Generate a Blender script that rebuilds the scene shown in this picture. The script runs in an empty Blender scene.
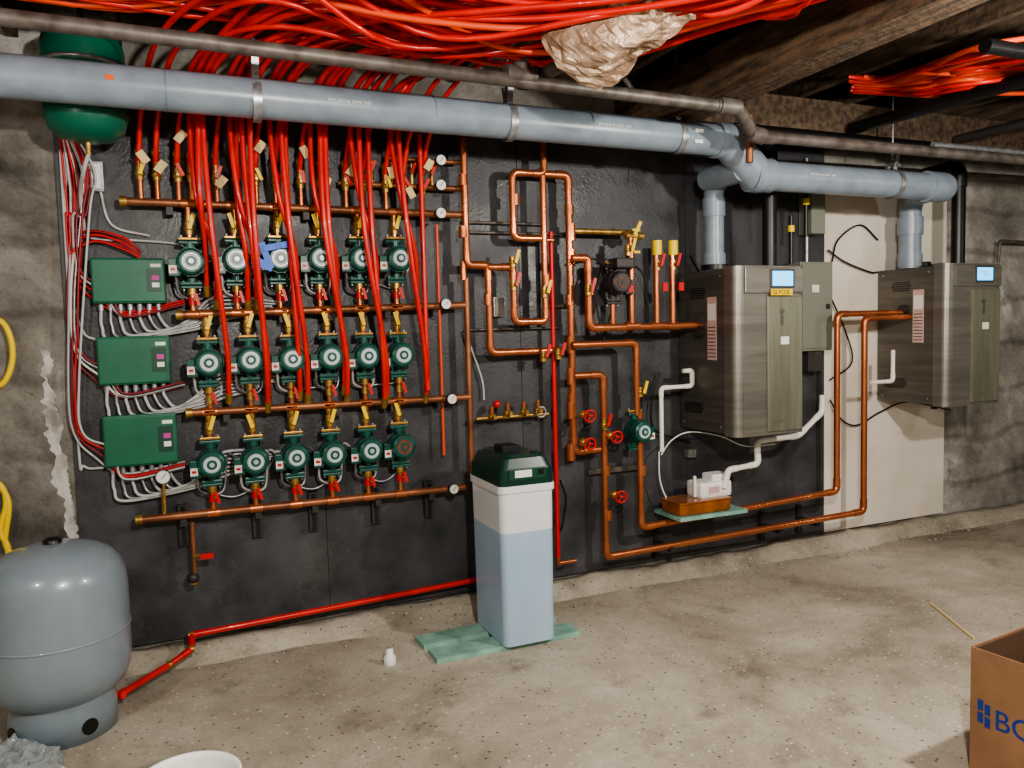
import bpy, bmesh, math, random
from mathutils import Vector, Matrix, noise
random.seed(7)
V=Vector
# ------------------------------------------------------------------ survey camera
FPX=780.0; TH=math.radians(23); PI_=math.radians(4.0); RO=math.radians(1.5)
CAM=V((0,-4.2,1.6))
fwd=V((math.sin(TH)*math.cos(PI_),math.cos(TH)*math.cos(PI_),-math.sin(PI_)))
r0=V((math.cos(TH),-math.sin(TH),0)); u0=r0.cross(fwd)
rt=r0*math.cos(RO)-u0*math.sin(RO); up=r0*math.sin(RO)+u0*math.cos(RO)
def ray(u,v): return fwd*FPX+rt*(u-512)+up*(384-v)
def W(u,v,off=0.1):          # measured point on a plane parallel to the wall
    d=ray(u,v); t=(-off-CAM.y)/d.y; return CAM+d*t
def G(u,v,z=0.0):            # measured point on a horizontal plane
    d=ray(u,v); t=(z-CAM.z)/d.z; return CAM+d*t
cd=bpy.data.cameras.new('camera'); cam=bpy.data.objects.new('camera',cd)
bpy.context.scene.collection.objects.link(cam)
cd.sensor_width=36; cd.lens=36*FPX/1024
M=Matrix((rt,up,-fwd)).transposed().to_4x4(); M.translation=CAM; cam.matrix_world=M
bpy.context.scene.camera=cam
try: bpy.context.scene.view_settings.look='AgX - Medium High Contrast'
except Exception: pass
# ------------------------------------------------------------------ materials
def lin(c):
    return tuple(((x/255)/12.92 if x/255<=.04045 else ((x/255+.055)/1.055)**2.4) for x in c)+(1,)
MATS={}
def mk(name,c1,c2=None,scale=8,rough=.5,metal=0,bump=0,bscale=None,stops=(.35,.65),detail=6,emit=0,trans=0,coat=0,rr=None,stretch=None,dust=None):
    m=bpy.data.materials.new(name); m.use_nodes=True; nt=m.node_tree; N=nt.nodes; L=nt.links
    b=N['Principled BSDF']; b.inputs['Roughness'].default_value=rough; b.inputs['Metallic'].default_value=metal
    b.inputs['Base Color'].default_value=lin(c1)
    if coat: b.inputs['Coat Weight'].default_value=coat
    if trans: b.inputs['Transmission Weight'].default_value=trans
    if emit:
        b.inputs['Emission Color'].default_value=lin(c1); b.inputs['Emission Strength'].default_value=emit
    if c2 or bump:
        tc=N.new('ShaderNodeTexCoord'); src=tc.outputs['Object']
        if stretch:
            mp=N.new('ShaderNodeMapping'); mp.inputs['Scale'].default_value=stretch; L.new(src,mp.inputs['Vector']); src=mp.outputs['Vector']
        n=N.new('ShaderNodeTexNoise'); n.inputs['Scale'].default_value=scale; n.inputs['Detail'].default_value=detail
        L.new(src,n.inputs['Vector'])
        if c2:
            r=N.new('ShaderNodeValToRGB'); r.color_ramp.elements[0].position=stops[0]; r.color_ramp.elements[1].position=stops[1]
            r.color_ramp.elements[0].color=lin(c1); r.color_ramp.elements[1].color=lin(c2)
            L.new(n.outputs['Fac'],r.inputs['Fac']); out=r.outputs['Color']
            if dust:
                d=N.new('ShaderNodeTexNoise'); d.inputs['Scale'].default_value=2.2; d.inputs['Detail'].default_value=12; d.inputs['Roughness'].default_value=.75
                L.new(tc.outputs['Object'],d.inputs['Vector'])
                dr=N.new('ShaderNodeValToRGB'); dr.color_ramp.elements[0].position=.52; dr.color_ramp.elements[1].position=.8; dr.color_ramp.elements[1].color=(.7,.7,.7,1)
                L.new(d.outputs['Fac'],dr.inputs['Fac']); mx=N.new('ShaderNodeMix'); mx.data_type='RGBA'; L.new(dr.outputs['Color'],mx.inputs[0]); L.new(out,mx.inputs[6]); mx.inputs[7].default_value=lin(dust); out=mx.outputs[2]
            L.new(out,b.inputs['Base Color'])
        if rr:
            mr=N.new('ShaderNodeMapRange'); mr.inputs['To Min'].default_value=rr[0]; mr.inputs['To Max'].default_value=rr[1]
            mr.inputs['From Min'].default_value=.3; mr.inputs['From Max'].default_value=.7
            L.new(n.outputs['Fac'],mr.inputs['Value']); L.new(mr.outputs['Result'],b.inputs['Roughness'])
        if bump:
            n2=N.new('ShaderNodeTexNoise'); n2.inputs['Scale'].default_value=bscale or scale*4; n2.inputs['Detail'].default_value=8
            L.new(tc.outputs['Object'],n2.inputs['Vector'])
            bp=N.new('ShaderNodeBump'); bp.inputs['Strength'].default_value=bump; bp.inputs['Distance'].default_value=.02
            L.new(n2.outputs['Fac'],bp.inputs['Height']); L.new(bp.outputs['Normal'],b.inputs['Normal'])
    MATS[name]=m; return m
def concrete(name,cols,scale=1.2,rough=.9,bump=.5,spotcol=(70,62,52),sp=(.6,.72),fine=(.5,.48,.45),lo=.32,hi=.7,fs=28,lines=False,fpos=(.36,.5),speck=None,bd=.03,fb=.35):
    m=bpy.data.materials.new(name); m.use_nodes=True; nt=m.node_tree; N=nt.nodes; L=nt.links
    b=N['Principled BSDF']; b.inputs['Roughness'].default_value=rough
    tc=N.new('ShaderNodeTexCoord')
    n=N.new('ShaderNodeTexNoise'); n.inputs['Scale'].default_value=scale; n.inputs['Detail'].default_value=12; n.inputs['Roughness'].default_value=.66; n.inputs['Distortion'].default_value=.3
    L.new(tc.outputs['Object'],n.inputs['Vector'])
    r=N.new('ShaderNodeValToRGB'); e=r.color_ramp.elements
    e[0].position=lo; e[0].color=lin(cols[0]); e[1].position=hi; e[1].color=lin(cols[-1])
    for i,c in enumerate(cols[1:-1]):
        k=e.new(lo+(hi-lo)*(i+1)/(len(cols)-1)); k.color=lin(c)
    L.new(n.outputs['Fac'],r.inputs['Fac'])
    f=N.new('ShaderNodeTexNoise'); f.inputs['Scale'].default_value=fs; f.inputs['Detail'].default_value=10; f.inputs['Roughness'].default_value=.8
    L.new(tc.outputs['Object'],f.inputs['Vector'])
    r2=N.new('ShaderNodeValToRGB'); r2.color_ramp.elements[0].position=fpos[0]; r2.color_ramp.elements[1].position=fpos[1]
    r2.color_ramp.elements[0].color=fine+(1,); r2.color_ramp.elements[1].color=(1,1,1,1)
    L.new(f.outputs['Fac'],r2.inputs['Fac'])
    mx=N.new('ShaderNodeMix'); mx.data_type='RGBA'; mx.blend_type='MULTIPLY'; mx.inputs[0].default_value=.9
    L.new(r.outputs['Color'],mx.inputs[6]); L.new(r2.outputs['Color'],mx.inputs[7])
    out=mx.outputs[2]
    s=N.new('ShaderNodeTexNoise'); s.inputs['Scale'].default_value=scale*3.1; s.inputs['Detail'].default_value=9; s.inputs['Roughness'].default_value=.7
    mp=N.new('ShaderNodeMapping'); mp.inputs['Location'].default_value=(5,3,9); L.new(tc.outputs['Object'],mp.inputs['Vector']); L.new(mp.outputs['Vector'],s.inputs['Vector'])
    r3=N.new('ShaderNodeValToRGB'); r3.color_ramp.elements[0].position=sp[0]; r3.color_ramp.elements[1].position=sp[1]
    r3.color_ramp.elements[0].color=(0,0,0,1); r3.color_ramp.elements[1].color=(.8,.8,.8,1)
    L.new(s.outputs['Fac'],r3.inputs['Fac'])
    m2=N.new('ShaderNodeMix'); m2.data_type='RGBA'; L.new(r3.outputs['Color'],m2.inputs[0]); L.new(out,m2.inputs[6]); m2.inputs[7].default_value=lin(spotcol)
    out=m2.outputs[2]
    if speck:      # scattered grit and aggregate showing at the surface
        vo=N.new('ShaderNodeTexVoronoi'); vo.inputs['Scale'].default_value=speck[0]; L.new(tc.outputs['Object'],vo.inputs['Vector'])
        rs=N.new('ShaderNodeValToRGB'); rs.color_ramp.elements[0].position=.10; rs.color_ramp.elements[0].color=(.8,.8,.8,1); rs.color_ramp.elements[1].position=.2; rs.color_ramp.elements[1].color=(0,0,0,1)
        L.new(vo.outputs['Distance'],rs.inputs['Fac'])
        cr=N.new('ShaderNodeValToRGB'); cr.color_ramp.interpolation='CONSTANT'; ce=cr.color_ramp.elements; ce[0].color=lin((58,52,44)); ce[1].position=.5; ce[1].color=lin((216,208,192)); 
        L.new(vo.outputs['Color'],cr.inputs['Fac'])
        m4=N.new('ShaderNodeMix'); m4.data_type='RGBA'; L.new(rs.outputs['Color'],m4.inputs[0]); L.new(out,m4.inputs[6]); L.new(cr.outputs['Color'],m4.inputs[7]); out=m4.outputs[2]
    bp=N.new('ShaderNodeBump'); bp.inputs['Strength'].default_value=bump; bp.inputs['Distance'].default_value=bd
    ad=N.new('ShaderNodeMath'); ad.operation='MULTIPLY_ADD'; L.new(f.outputs['Fac'],ad.inputs[0]); ad.inputs[1].default_value=fb; L.new(n.outputs['Fac'],ad.inputs[2])
    h=ad.outputs[0]
    if lines:   # board-formed lift lines
        wv=N.new('ShaderNodeTexWave'); wv.wave_type='BANDS'; wv.bands_direction='Z'; wv.inputs['Scale'].default_value=.9; wv.inputs['Distortion'].default_value=3; wv.inputs['Detail'].default_value=4; wv.inputs['Detail Scale'].default_value=1.2
        L.new(tc.outputs['Object'],wv.inputs['Vector'])
        rw=N.new('ShaderNodeValToRGB'); rw.color_ramp.elements[0].position=0; rw.color_ramp.elements[0].color=(.5,.47,.44,1); rw.color_ramp.elements[1].position=.1; rw.color_ramp.elements[1].color=(1,1,1,1)
        L.new(wv.outputs['Fac'],rw.inputs['Fac']); m3=N.new('ShaderNodeMix'); m3.data_type='RGBA'; m3.blend_type='MULTIPLY'; m3.inputs[0].default_value=.6; L.new(out,m3.inputs[6]); L.new(rw.outputs['Color'],m3.inputs[7]); out=m3.outputs[2]
    L.new(out,b.inputs['Base Color'])
    L.new(h,bp.inputs['Height']); L.new(bp.outputs['Normal'],b.inputs['Normal'])
    MATS[name]=m
concrete('floor_concrete',[(106,100,88),(158,151,136),(184,177,162),(208,202,188)],1.0,.8,.35,spotcol=(84,79,70),sp=(.57,.78),fine=(.66,.64,.6),fs=70,speck=(26,),fb=.15)
concrete('wall_concrete',[(78,75,71),(126,121,114),(158,154,147),(210,207,202)],1.3,.95,.9,fine=(.48,.47,.45),fs=40,lines=True,hi=.66,fpos=(.34,.48),spotcol=(86,82,77))
mk('plaster',(196,193,188),(140,136,130),6,.95,bump=.8,bscale=20,stops=(.46,.6),detail=12)
mk('board_dark',(50,51,54),(72,72,76),4,.45,bump=.12,bscale=60,rr=(.3,.6),dust=(104,102,100))
mk('board_white',(236,228,216),(214,205,191),2,.7)
mk('wood_dark',(62,50,39),(104,86,68),5,.85,bump=.4,stretch=(6,1,6))
mk('wood_mid',(104,82,62),(56,44,33),6,.85,bump=.4,stretch=(6,1,6))
mk('black',(14,14,15),rough=.4); mk('black_matte',(24,24,25),rough=.8)
mk('pvc_grey',(136,148,160),(122,134,146),10,.34)
mk('pvc_joint',(110,122,132),rough=.45)
mk('steel_pipe',(118,112,106),(84,76,70),14,.5,metal=.4)
mk('galv',(178,180,182),(140,143,146),30,.38,metal=.65)
mk('copper',(208,128,86),(172,102,68),7,.3,metal=.75,rr=(.2,.42))
mk('copper_dull',(164,108,76),(126,80,56),7,.42,metal=.6)
mk('brass',(196,158,92),(156,120,62),30,.35,metal=.7)
mk('pex',(222,40,28),(190,28,22),6,.34,coat=.3)
mk('pex_orange',(230,78,36),rough=.4)
mk('red',(200,24,24),rough=.4); mk('red_dark',(130,24,34),rough=.45)
mk('yellow',(236,200,36),rough=.45); mk('blue',(24,100,215),rough=.45)
mk('tag',(215,192,142),rough=.8)
mk('pump_green',(18,88,76),(12,64,58),20,.36)
mk('box_green',(28,108,78),(22,92,68),4,.4,dust=(70,120,100))
mk('box_green_dk',(18,66,50),rough=.4)
mk('tank_green',(14,96,74),rough=.35)
mk('white',(232,231,227),rough=.5); mk('white_pvc',(232,230,222),rough=.4)
mk('label',(228,226,220),rough=.6); mk('label_pink',(206,176,168),(190,160,155),20,.6)
mk('pump_label',(186,198,202),rough=.5)
mk('silver',(180,186,190),rough=.4,metal=.5)
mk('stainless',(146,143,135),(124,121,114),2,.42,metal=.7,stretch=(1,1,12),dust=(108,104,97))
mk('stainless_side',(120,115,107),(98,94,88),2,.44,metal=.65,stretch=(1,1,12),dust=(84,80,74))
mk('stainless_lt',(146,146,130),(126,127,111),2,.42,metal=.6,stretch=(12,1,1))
mk('boiler_dark',(84,82,80),(66,65,64),3,.35,metal=.4)
mk('screen',(60,180,240),rough=.3,emit=2.6)
mk('magenta',(190,60,150),rough=.5)
mk('tank_grey',(134,147,156),(122,135,145),3,.28,coat=.4,dust=(112,122,130))
mk('brine_white',(224,228,230),(212,217,220),3,.35,coat=.2)
mk('brine_blue',(158,184,208),(172,194,212),3,.35,coat=.2)
mk('lid_green',(14,52,44),rough=.3)
mk('teal_wood',(150,190,174),(116,158,144),10,.75,bump=.2)
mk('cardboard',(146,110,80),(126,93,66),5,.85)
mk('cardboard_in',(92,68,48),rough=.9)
mk('cardblue',(24,52,130),rough=.7)
mk('foil',(206,180,156),(140,110,88),7,.4,metal=.35,bump=.7,bscale=26,detail=10)
mk('orange',(226,92,30),rough=.45)
mk('amber',(190,112,36),(140,78,24),9,.2,coat=.5,trans=.25)
mk('wire_grey',(184,184,184),rough=.5)
mk('wrap',(205,215,220),rough=.15,trans=.6)
mk('panel_grey',(132,136,124),rough=.5,metal=.15)
mk('iron',(62,58,58),rough=.5,metal=.4)
mk('rust',(120,72,50),(86,52,38),30,.7)
# ------------------------------------------------------------------ mesh builder
class B:
    def __init__(s,name): s.n=name; s.v=[]; s.f=[]; s.mi=[]; s.sm=[]; s.ms=[]
    def m(s,k):
        if k not in s.ms: s.ms.append(k)
        return s.ms.index(k)
    def add(s,vs,fs,mat,smooth=False):
        o=len(s.v); s.v+= [V(x) for x in vs]; i=s.m(mat)
        for f in fs: s.f.append([a+o for a in f]); s.mi.append(i); s.sm.append(smooth)
    def box(s,c,size,mat,rot=None,bev=0):
        bm=bmesh.new(); bmesh.ops.create_cube(bm,size=1)
        for v in bm.verts: v.co=V((v.co.x*size[0],v.co.y*size[1],v.co.z*size[2]))
        if bev: bmesh.ops.bevel(bm,geom=bm.edges[:],offset=bev,segments=2,affect='EDGES',profile=.6)
        bm.verts.index_update(); R=rot if rot else Matrix.Identity(3); c=V(c)
        s.add([c+R@v.co for v in bm.verts],[[v.index for v in f.verts] for f in bm.faces],mat,False); bm.free()
    def ring(s,c,a,b,r,seg): return [c+a*(math.cos(t)*r)+b*(math.sin(t)*r) for t in [2*math.pi*k/seg for k in range(seg)]]
    def cyl(s,p0,p1,r,mat,r2=None,seg=14,caps=True):
        p0=V(p0);p1=V(p1); d=(p1-p0).normalized(); a=d.orthogonal().normalized(); b=d.cross(a); r2=r if r2 is None else r2
        A=s.ring(p0,a,b,r,seg); C=s.ring(p1,a,b,r2,seg)
        s.add(A+C,[[i,(i+1)%seg,seg+(i+1)%seg,seg+i] for i in range(seg)],mat,True)
        if caps: s.add(A,[list(range(seg))[::-1]],mat); s.add(C,[list(range(seg))],mat)
    def tube(s,pts,r,mat,seg=8,caps=True):
        pts=[V(p) for p in pts]; n=len(pts); rings=[]; a=None
        for i,p in enumerate(pts):
            d=(pts[min(i+1,n-1)]-pts[max(i-1,0)]).normalized()
            if a is None: a=d.orthogonal().normalized()
            else:
                a=(a-d*a.dot(d)); 
                a=a.normalized() if a.length>1e-6 else d.orthogonal().normalized()
            rings+=s.ring(p,a,d.cross(a),r,seg)
        fs=[[k*seg+i,k*seg+(i+1)%seg,(k+1)*seg+(i+1)%seg,(k+1)*seg+i] for k in range(n-1) for i in range(seg)]
        s.add(rings,fs,mat,True)
        if caps: s.add(rings[:seg],[list(range(seg))[::-1]],mat); s.add(rings[-seg:],[list(range(seg))],mat)
    def lathe(s,prof,o,mat,axis=(0,0,1),seg=24,smooth=True):
        o=V(o); d=V(axis).normalized(); a=d.orthogonal().normalized(); b=d.cross(a); vs=[]
        for r,h in prof: vs+=s.ring(o+d*h,a,b,max(r,1e-4),seg)
        s.add(vs,[[k*seg+i,k*seg+(i+1)%seg,(k+1)*seg+(i+1)%seg,(k+1)*seg+i] for k in range(len(prof)-1) for i in range(seg)],mat,smooth)
    def ball(s,c,r,mat,sc=(1,1,1),seg=12):
        n=seg//2; c=V(c); vs=[];
        for k in range(n+1):
            ph=math.pi*k/n
            for i in range(seg):
                t=2*math.pi*i/seg; vs.append(c+V((math.sin(ph)*math.cos(t)*r*sc[0],math.sin(ph)*math.sin(t)*r*sc[1],math.cos(ph)*r*sc[2])))
        s.add(vs,[[k*seg+i,(k+1)*seg+i,(k+1)*seg+(i+1)%seg,k*seg+(i+1)%seg] for k in range(n) for i in range(seg)],mat,True)
    def torus(s,c,R,r,mat,axis=(0,1,0),seg=20,arc=1.0):
        d=V(axis).normalized(); a=d.orthogonal().normalized(); b=d.cross(a); c=V(c)
        n=int(seg*arc)
        s.tube([c+a*(R*math.cos(2*math.pi*arc*k/n))+b*(R*math.sin(2*math.pi*arc*k/n)) for k in range(n+1)],r,mat,6,caps=arc<1)
    def extr(s,plan,z0,z1,mat,smooth=False):
        n=len(plan); A=[V((x,y,z0)) for x,y in plan]; C=[V((x,y,z1)) for x,y in plan]
        s.add(A+C,[[i,(i+1)%n,n+(i+1)%n,n+i] for i in range(n)],mat,smooth); s.add(A,[list(range(n))[::-1]],mat); s.add(C,[list(range(n))],mat)
    def pipe(s,pts,r,mat='copper',rad=None,fit=True,seg=12,collar=None):
        pts=[V(p) for p in pts]; rad=rad or r*2.2; cl=collar or mat
        s.tube(fillet(pts,rad),r,mat,seg)
        if fit:
            for i in range(1,len(pts)-1):
                d0=(pts[i-1]-pts[i]); d1=(pts[i+1]-pts[i])
                if d0.normalized().dot(d1.normalized())<-.95: continue
                k=min(rad,d0.length*.45,d1.length*.45)
                sub=fillet([pts[i]+d0.normalized()*min(k*1.3+r,d0.length*.5),pts[i],pts[i]+d1.normalized()*min(k*1.3+r,d1.length*.5)],rad)
                s.tube(sub,r*1.15,cl,seg)
    def done(s,parent=None):
        me=bpy.data.meshes.new(s.n); lo=V((min(v.x for v in s.v),min(v.y for v in s.v),min(v.z for v in s.v))); hi=V((max(v.x for v in s.v),max(v.y for v in s.v),max(v.z for v in s.v)))
        c=V(((lo.x+hi.x)/2,(lo.y+hi.y)/2,lo.z))
        me.from_pydata([v-c for v in s.v],[],s.f)
        for k in s.ms: me.materials.append(MATS[k])
        me.polygons.foreach_set('material_index',s.mi); me.polygons.foreach_set('use_smooth',s.sm); me.update()
        o=bpy.data.objects.new(s.n,me); o.location=c; bpy.context.scene.collection.objects.link(o)
        if parent: o.parent=parent; o.matrix_parent_inverse=Matrix.Translation(-parent.location)
        return o
def fillet(pts,rad,n=6):
    out=[pts[0]]
    for i in range(1,len(pts)-1):
        p=pts[i]; a=pts[i-1]-p; b=pts[i+1]-p
        if a.length<1e-6 or b.length<1e-6: continue
        k=min(rad,a.length*.48,b.length*.48); A=p+a.normalized()*k; C=p+b.normalized()*k
        for j in range(n+1):
            t=j/n; out.append(A*(1-t)**2+p*2*t*(1-t)+C*t*t)
    out.append(pts[-1]); return out
def cat(pts,n=8):
    pts=[V(p) for p in pts]; P=[pts[0]*2-pts[1]]+pts+[pts[-1]*2-pts[-2]]; out=[]
    for i in range(1,len(P)-2):
        for j in range(n):
            t=j/n; a,b,c,d=P[i-1],P[i],P[i+1],P[i+2]
            out.append(.5*((2*b)+(c-a)*t+(2*a-5*b+4*c-d)*t*t+(3*b-a-3*c+d)*t**3))
    out.append(pts[-1]); return out
def run(px,off):
    """measured pipe run on the plane off metres from the wall; plumb and level"""
    P=[]
    for q in px:
        o=q[2] if len(q)>2 else off
        P.append(W(q[0],q[1],o))
    for i in range(1,len(P)):
        d=P[i]-P[i-1]
        if abs(d.x)<abs(d.z)*.3: P[i].x=P[i-1].x
        elif abs(d.z)<abs(d.x)*.15: P[i].z=P[i-1].z
    return P
Rz=lambda a: Matrix.Rotation(a,3,'Z'); Ry=lambda a: Matrix.Rotation(a,3,'Y'); Rx=lambda a: Matrix.Rotation(a,3,'X')
def text(s,loc,size,mat,rot,parent,name):
    c=bpy.data.curves.new(name,'FONT'); c.body=s; c.size=size; c.extrude=.0008; c.materials.append(MATS[mat])
    o=bpy.data.objects.new(name,c); o.location=V(loc); o.rotation_euler=rot; bpy.context.scene.collection.objects.link(o)
    if parent: o.parent=parent; o.matrix_parent_inverse=Matrix.Translation(-parent.location)
# ------------------------------------------------------------------ room shell
XL,XR,YF,ZC=-2.6,8.2,-7.5,3.2
def slab(name,lo,hi,mat):
    b=B(name); lo=V(lo);hi=V(hi); b.box((lo+hi)/2,hi-lo,mat); return b.done()
slab('floor',(XL-.2,YF-.2,-.1),(XR+.2,.2,0),'floor_concrete')
slab('wall_back',(XL-.2,0,0),(XR+.2,.2,ZC),'wall_concrete')
slab('wall_left',(XL-.2,YF,0),(XL,0,ZC),'wall_concrete')
slab('wall_right',(XR,YF,0),(XR+.2,0,ZC),'wall_concrete')
slab('wall_front',(XL-.2,YF-.2,0),(XR+.2,YF,ZC),'wall_concrete')
slab('ceiling',(XL-.2,YF-.2,ZC),(XR+.2,.2,ZC+.1),'wood_dark')
b=B('ceiling_joists')
x=-2.3
while x<8:
    b.box((x,YF/2,ZC-.115),(.05,-YF-.02,.225),'wood_dark'); x+=.42
b.done()
b=B('timber_beam'); b.box((2.60,-1.23,2.84),(.2,2.44,.25),'wood_mid',bev=.01); b.done()
b=B('timber_beam'); b.box((5.45,-.35,2.87),(5.3,.14,.2),'wood_dark',bev=.006); b.done()
b=B('timber_beam'); b.box((5.0,-2.55,2.88),(5.0,.16,.16),'wood_mid',bev=.006); b.done()
# rough concrete curb at the wall base
b=B('concrete_curb')
nx=260; prof=[(0,.0),(-.02,.085),(-.07,.075),(-.12,.045),(-.17,.0)]
vs=[]
for i in range(nx+1):
    X=XL+(XR-XL)*i/nx
    for j,(y,z) in enumerate(prof):
        q=noise.noise(V((X*2.3,y*9,z*5)))*.035+noise.noise(V((X*9,y*20,1)))*.018
        vs.append(V((X,min(0,y+(q if j>1 else 0)),max(-.02,z+(q*.6 if 0<j<4 else 0)))))
k=len(prof)
b.add(vs,[[i*k+j,i*k+j+1,(i+1)*k+j+1,(i+1)*k+j] for i in range(nx) for j in range(k-1)],'floor_concrete',True)
for i in range(90):     # crumbled mortar along the ledge
    X=random.uniform(-.5,6.5); r=random.uniform(.004,.013); b.ball((X,-.15-random.random()*.16,r*.5),r,'floor_concrete',(1,1.2,.7),6)
b.done()
# backing boards
xl=W(70,400,.02).x; xr=W(824,350,.02).x; xw=W(945,350,.02).x
b=B('plywood_backer_dark')
nb=4
for i in range(nb):
    a=xl+(xr-xl)*i/nb; c=xl+(xr-xl)*(i+1)/nb
    b.box(((a+c)/2,-.012,(.095+2.86)/2),(c-a-.003,.02,2.86-.095),'board_dark',bev=.001)
b.done()
b=B('drywall_panel'); b.box(((xr+xw)/2,-.012,(.1+2.62)/2),(xw-xr-.004,.02,2.62-.1),'board_white',bev=.001); b.done()
b=B('trim_plaster_patch')
P=[]; NN=90
for k in range(NN):
    t=k/(NN-1); P.append((40+32*t+7+9*noise.noise(V((t*9,0,0)))+6*noise.noise(V((t*40,3,0))),350+190*t))
for k in range(NN):
    t=1-k/(NN-1); P.append((40+32*t-8*math.sin(t*3)+9*noise.noise(V((t*8,7,0)))+6*noise.noise(V((t*35,9,0)))+1,350+190*t))
P=[W(u,v,.003) for u,v in P]
b.add(P,[[i,2*NN-1-i,2*NN-2-i,i+1] for i in range(NN-1)],'plaster'); b.done()
# ------------------------------------------------------------------ main grey vent
b=B('vent_pipe')
zA=2.615; zB=2.44; xo=W(728,150,.6).x
main=[V((-2.4,-.6,zA+.02)),V((xo,-.6,zA)),V((xo+.2,-.6,zB)),V((4.56,-.6,zB)),]
b.tube(fillet(main,.12),.084,'pvc_grey',28)
for X,z in ((xo-.02,zA),(xo+.22,zB),(4.49,zB)):
    b.cyl((X-.07,-.6,z),(X+.07,-.6,z),.096,'pvc_grey',seg=28)
b.tube(fillet(main[1:3],.1),.098,'pvc_grey',24)
b.ball((xo+.0,-.6,zA),.1,'pvc_grey',seg=20); b.ball((xo+.2,-.6,zB),.1,'pvc_grey',seg=20)
X1=3.03; b.cyl((X1-.05,-.27,2.47),(X1-.05,-.6,zB+.03),.07,'pvc_grey',seg=24)
b.tube(fillet([V((X1,-.5,2.47)),V((X1,-.27,2.47)),V((X1,-.27,1.9))],.12),.06,'pvc_grey',24)
b.cyl((X1,-.27,2.25),(X1,-.27,2.36),.069,'pvc_grey'); b.cyl((X1,-.27,1.93),(X1,-.27,2.03),.069,'pvc_grey')
X2=4.57
b.ball((X2+.0,-.6,zB),.094,'pvc_grey',seg=20)
b.tube(fillet([V((X2,-.6,zB)),V((4.70,-.26,zB)),V((4.70,-.26,1.95))],.12),.072,'pvc_grey',24)
X2=4.70
b.cyl((X2,-.26,2.18),(X2,-.26,2.3),.084,'pvc_grey'); b.cyl((X2,-.26,1.96),(X2,-.26,2.05),.08,'pvc_grey')
for u in (165,430,585):
    X=W(u,90,.6).x; b.cyl((X,-.6,zA+.01),(X+.006,-.6,zA+.01),.0855,'pvc_joint',seg=28)
X=W(112,100,.6).x; b.box((X,-.684,zA+.02),(.03,.004,.02),'orange')
X=W(690,150,.6).x
for dy,dz in ((-.085,.02),(-.08,-.035)): b.box((X,-.6+dy,zA+dz),(.05,.004,.018),'label')
o=b.done()
for u in (325,590,800):
    X=W(u,100,.6).x; z_=zA if u<700 else zB
    text('PVC SCH 40  DWV  NSF',(X,-.686,z_+.002),.018,'label',(math.pi/2,0,0),o,'print_line')
def hanger(u,z):
    X=W(u,100,.6).x; b=B('pipe_hanger')
    b.cyl((X-.018,-.6,z),(X+.018,-.6,z),.09,'galv',seg=28,caps=False)
    for s in (-1,1): b.box((X,-.6+s*.03,z+.13),(.03,.004,.1),'galv',rot=Rx(-s*.25))
    b.cyl((X,-.65,z+.11),(X,-.55,z+.11),.008,'galv')
    b.cyl((X,-.6,z+.16),(X,-.6,ZC-.01),.006,'galv'); b.cyl((X,-.6,z+.15),(X,-.6,z+.18),.014,'galv',seg=6); b.done()
hanger(256,zA); hanger(508,zA); hanger(676,zA); hanger(893,zB)
def pipeobj(name,pts,r,mat,rad=None,fit=True,seg=16,flat=True):
    b=B(name); b.pipe(pts,r,mat,rad,fit,seg); return b.done()
b=B('steel_pipe')
sp=[V((-2.4,-1.0,2.735)),V((2.62,-1.0,2.67)),V((2.8,-.9,2.57)),V((7.9,-.9,2.58))]
b.pipe(sp,.03,'steel_pipe',.08)
xf=W(520,75,1).x; b.cyl((xf-.07,-1,2.71),(xf+.07,-1,2.71),.043,'steel_pipe'); b.cyl((xf,-1,2.71),(xf+.02,-1.0,2.82),.04,'steel_pipe')
b.cyl((2.5,-1.0,2.672),(2.62,-1.0,2.672),.042,'steel_pipe'); b.cyl((2.76,-.915,2.58),(2.86,-.9,2.57),.042,'steel_pipe')
b.done()
pipeobj('steel_pipe',[V((3.6,-.2,2.62)),V((8.0,-.2,2.66))],.022,'steel_pipe')
pipeobj('iron_pipe',[V((3.0,-.5,2.72)),V((8.0,-.5,2.72))],.034,'black')
pipeobj('iron_pipe',[V((3.95,-.45,2.80)),V((3.95,-2.3,2.76))],.038,'black')
pipeobj('iron_pipe',[V((4.9,-.45,2.80)),V((4.9,-2.3,2.78))],.03,'iron')
pipeobj('iron_pipe',[V((3.1,-1.95,2.71)),V((7.8,-1.95,2.73))],.03,'black')
pipeobj('steel_pipe',[V((4.3,-.75,2.66)),V((8.0,-.75,2.68))],.018,'galv')
pipeobj('copper_stub',[V((2.9,-.75,2.47)),V((2.9,-.75,2.72))],.02,'copper_dull')
pipeobj('intake_vent_pipe',[V((3.3,-.45,1.93)),V((3.3,-.45,2.66)),V((3.3,-.1,2.66))],.042,'black',.07)
pipeobj('intake_vent_pipe',[V((5.02,-.38,1.96)),V((5.02,-.38,2.64)),V((5.02,-.1,2.64))],.045,'black',.07)
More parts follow.
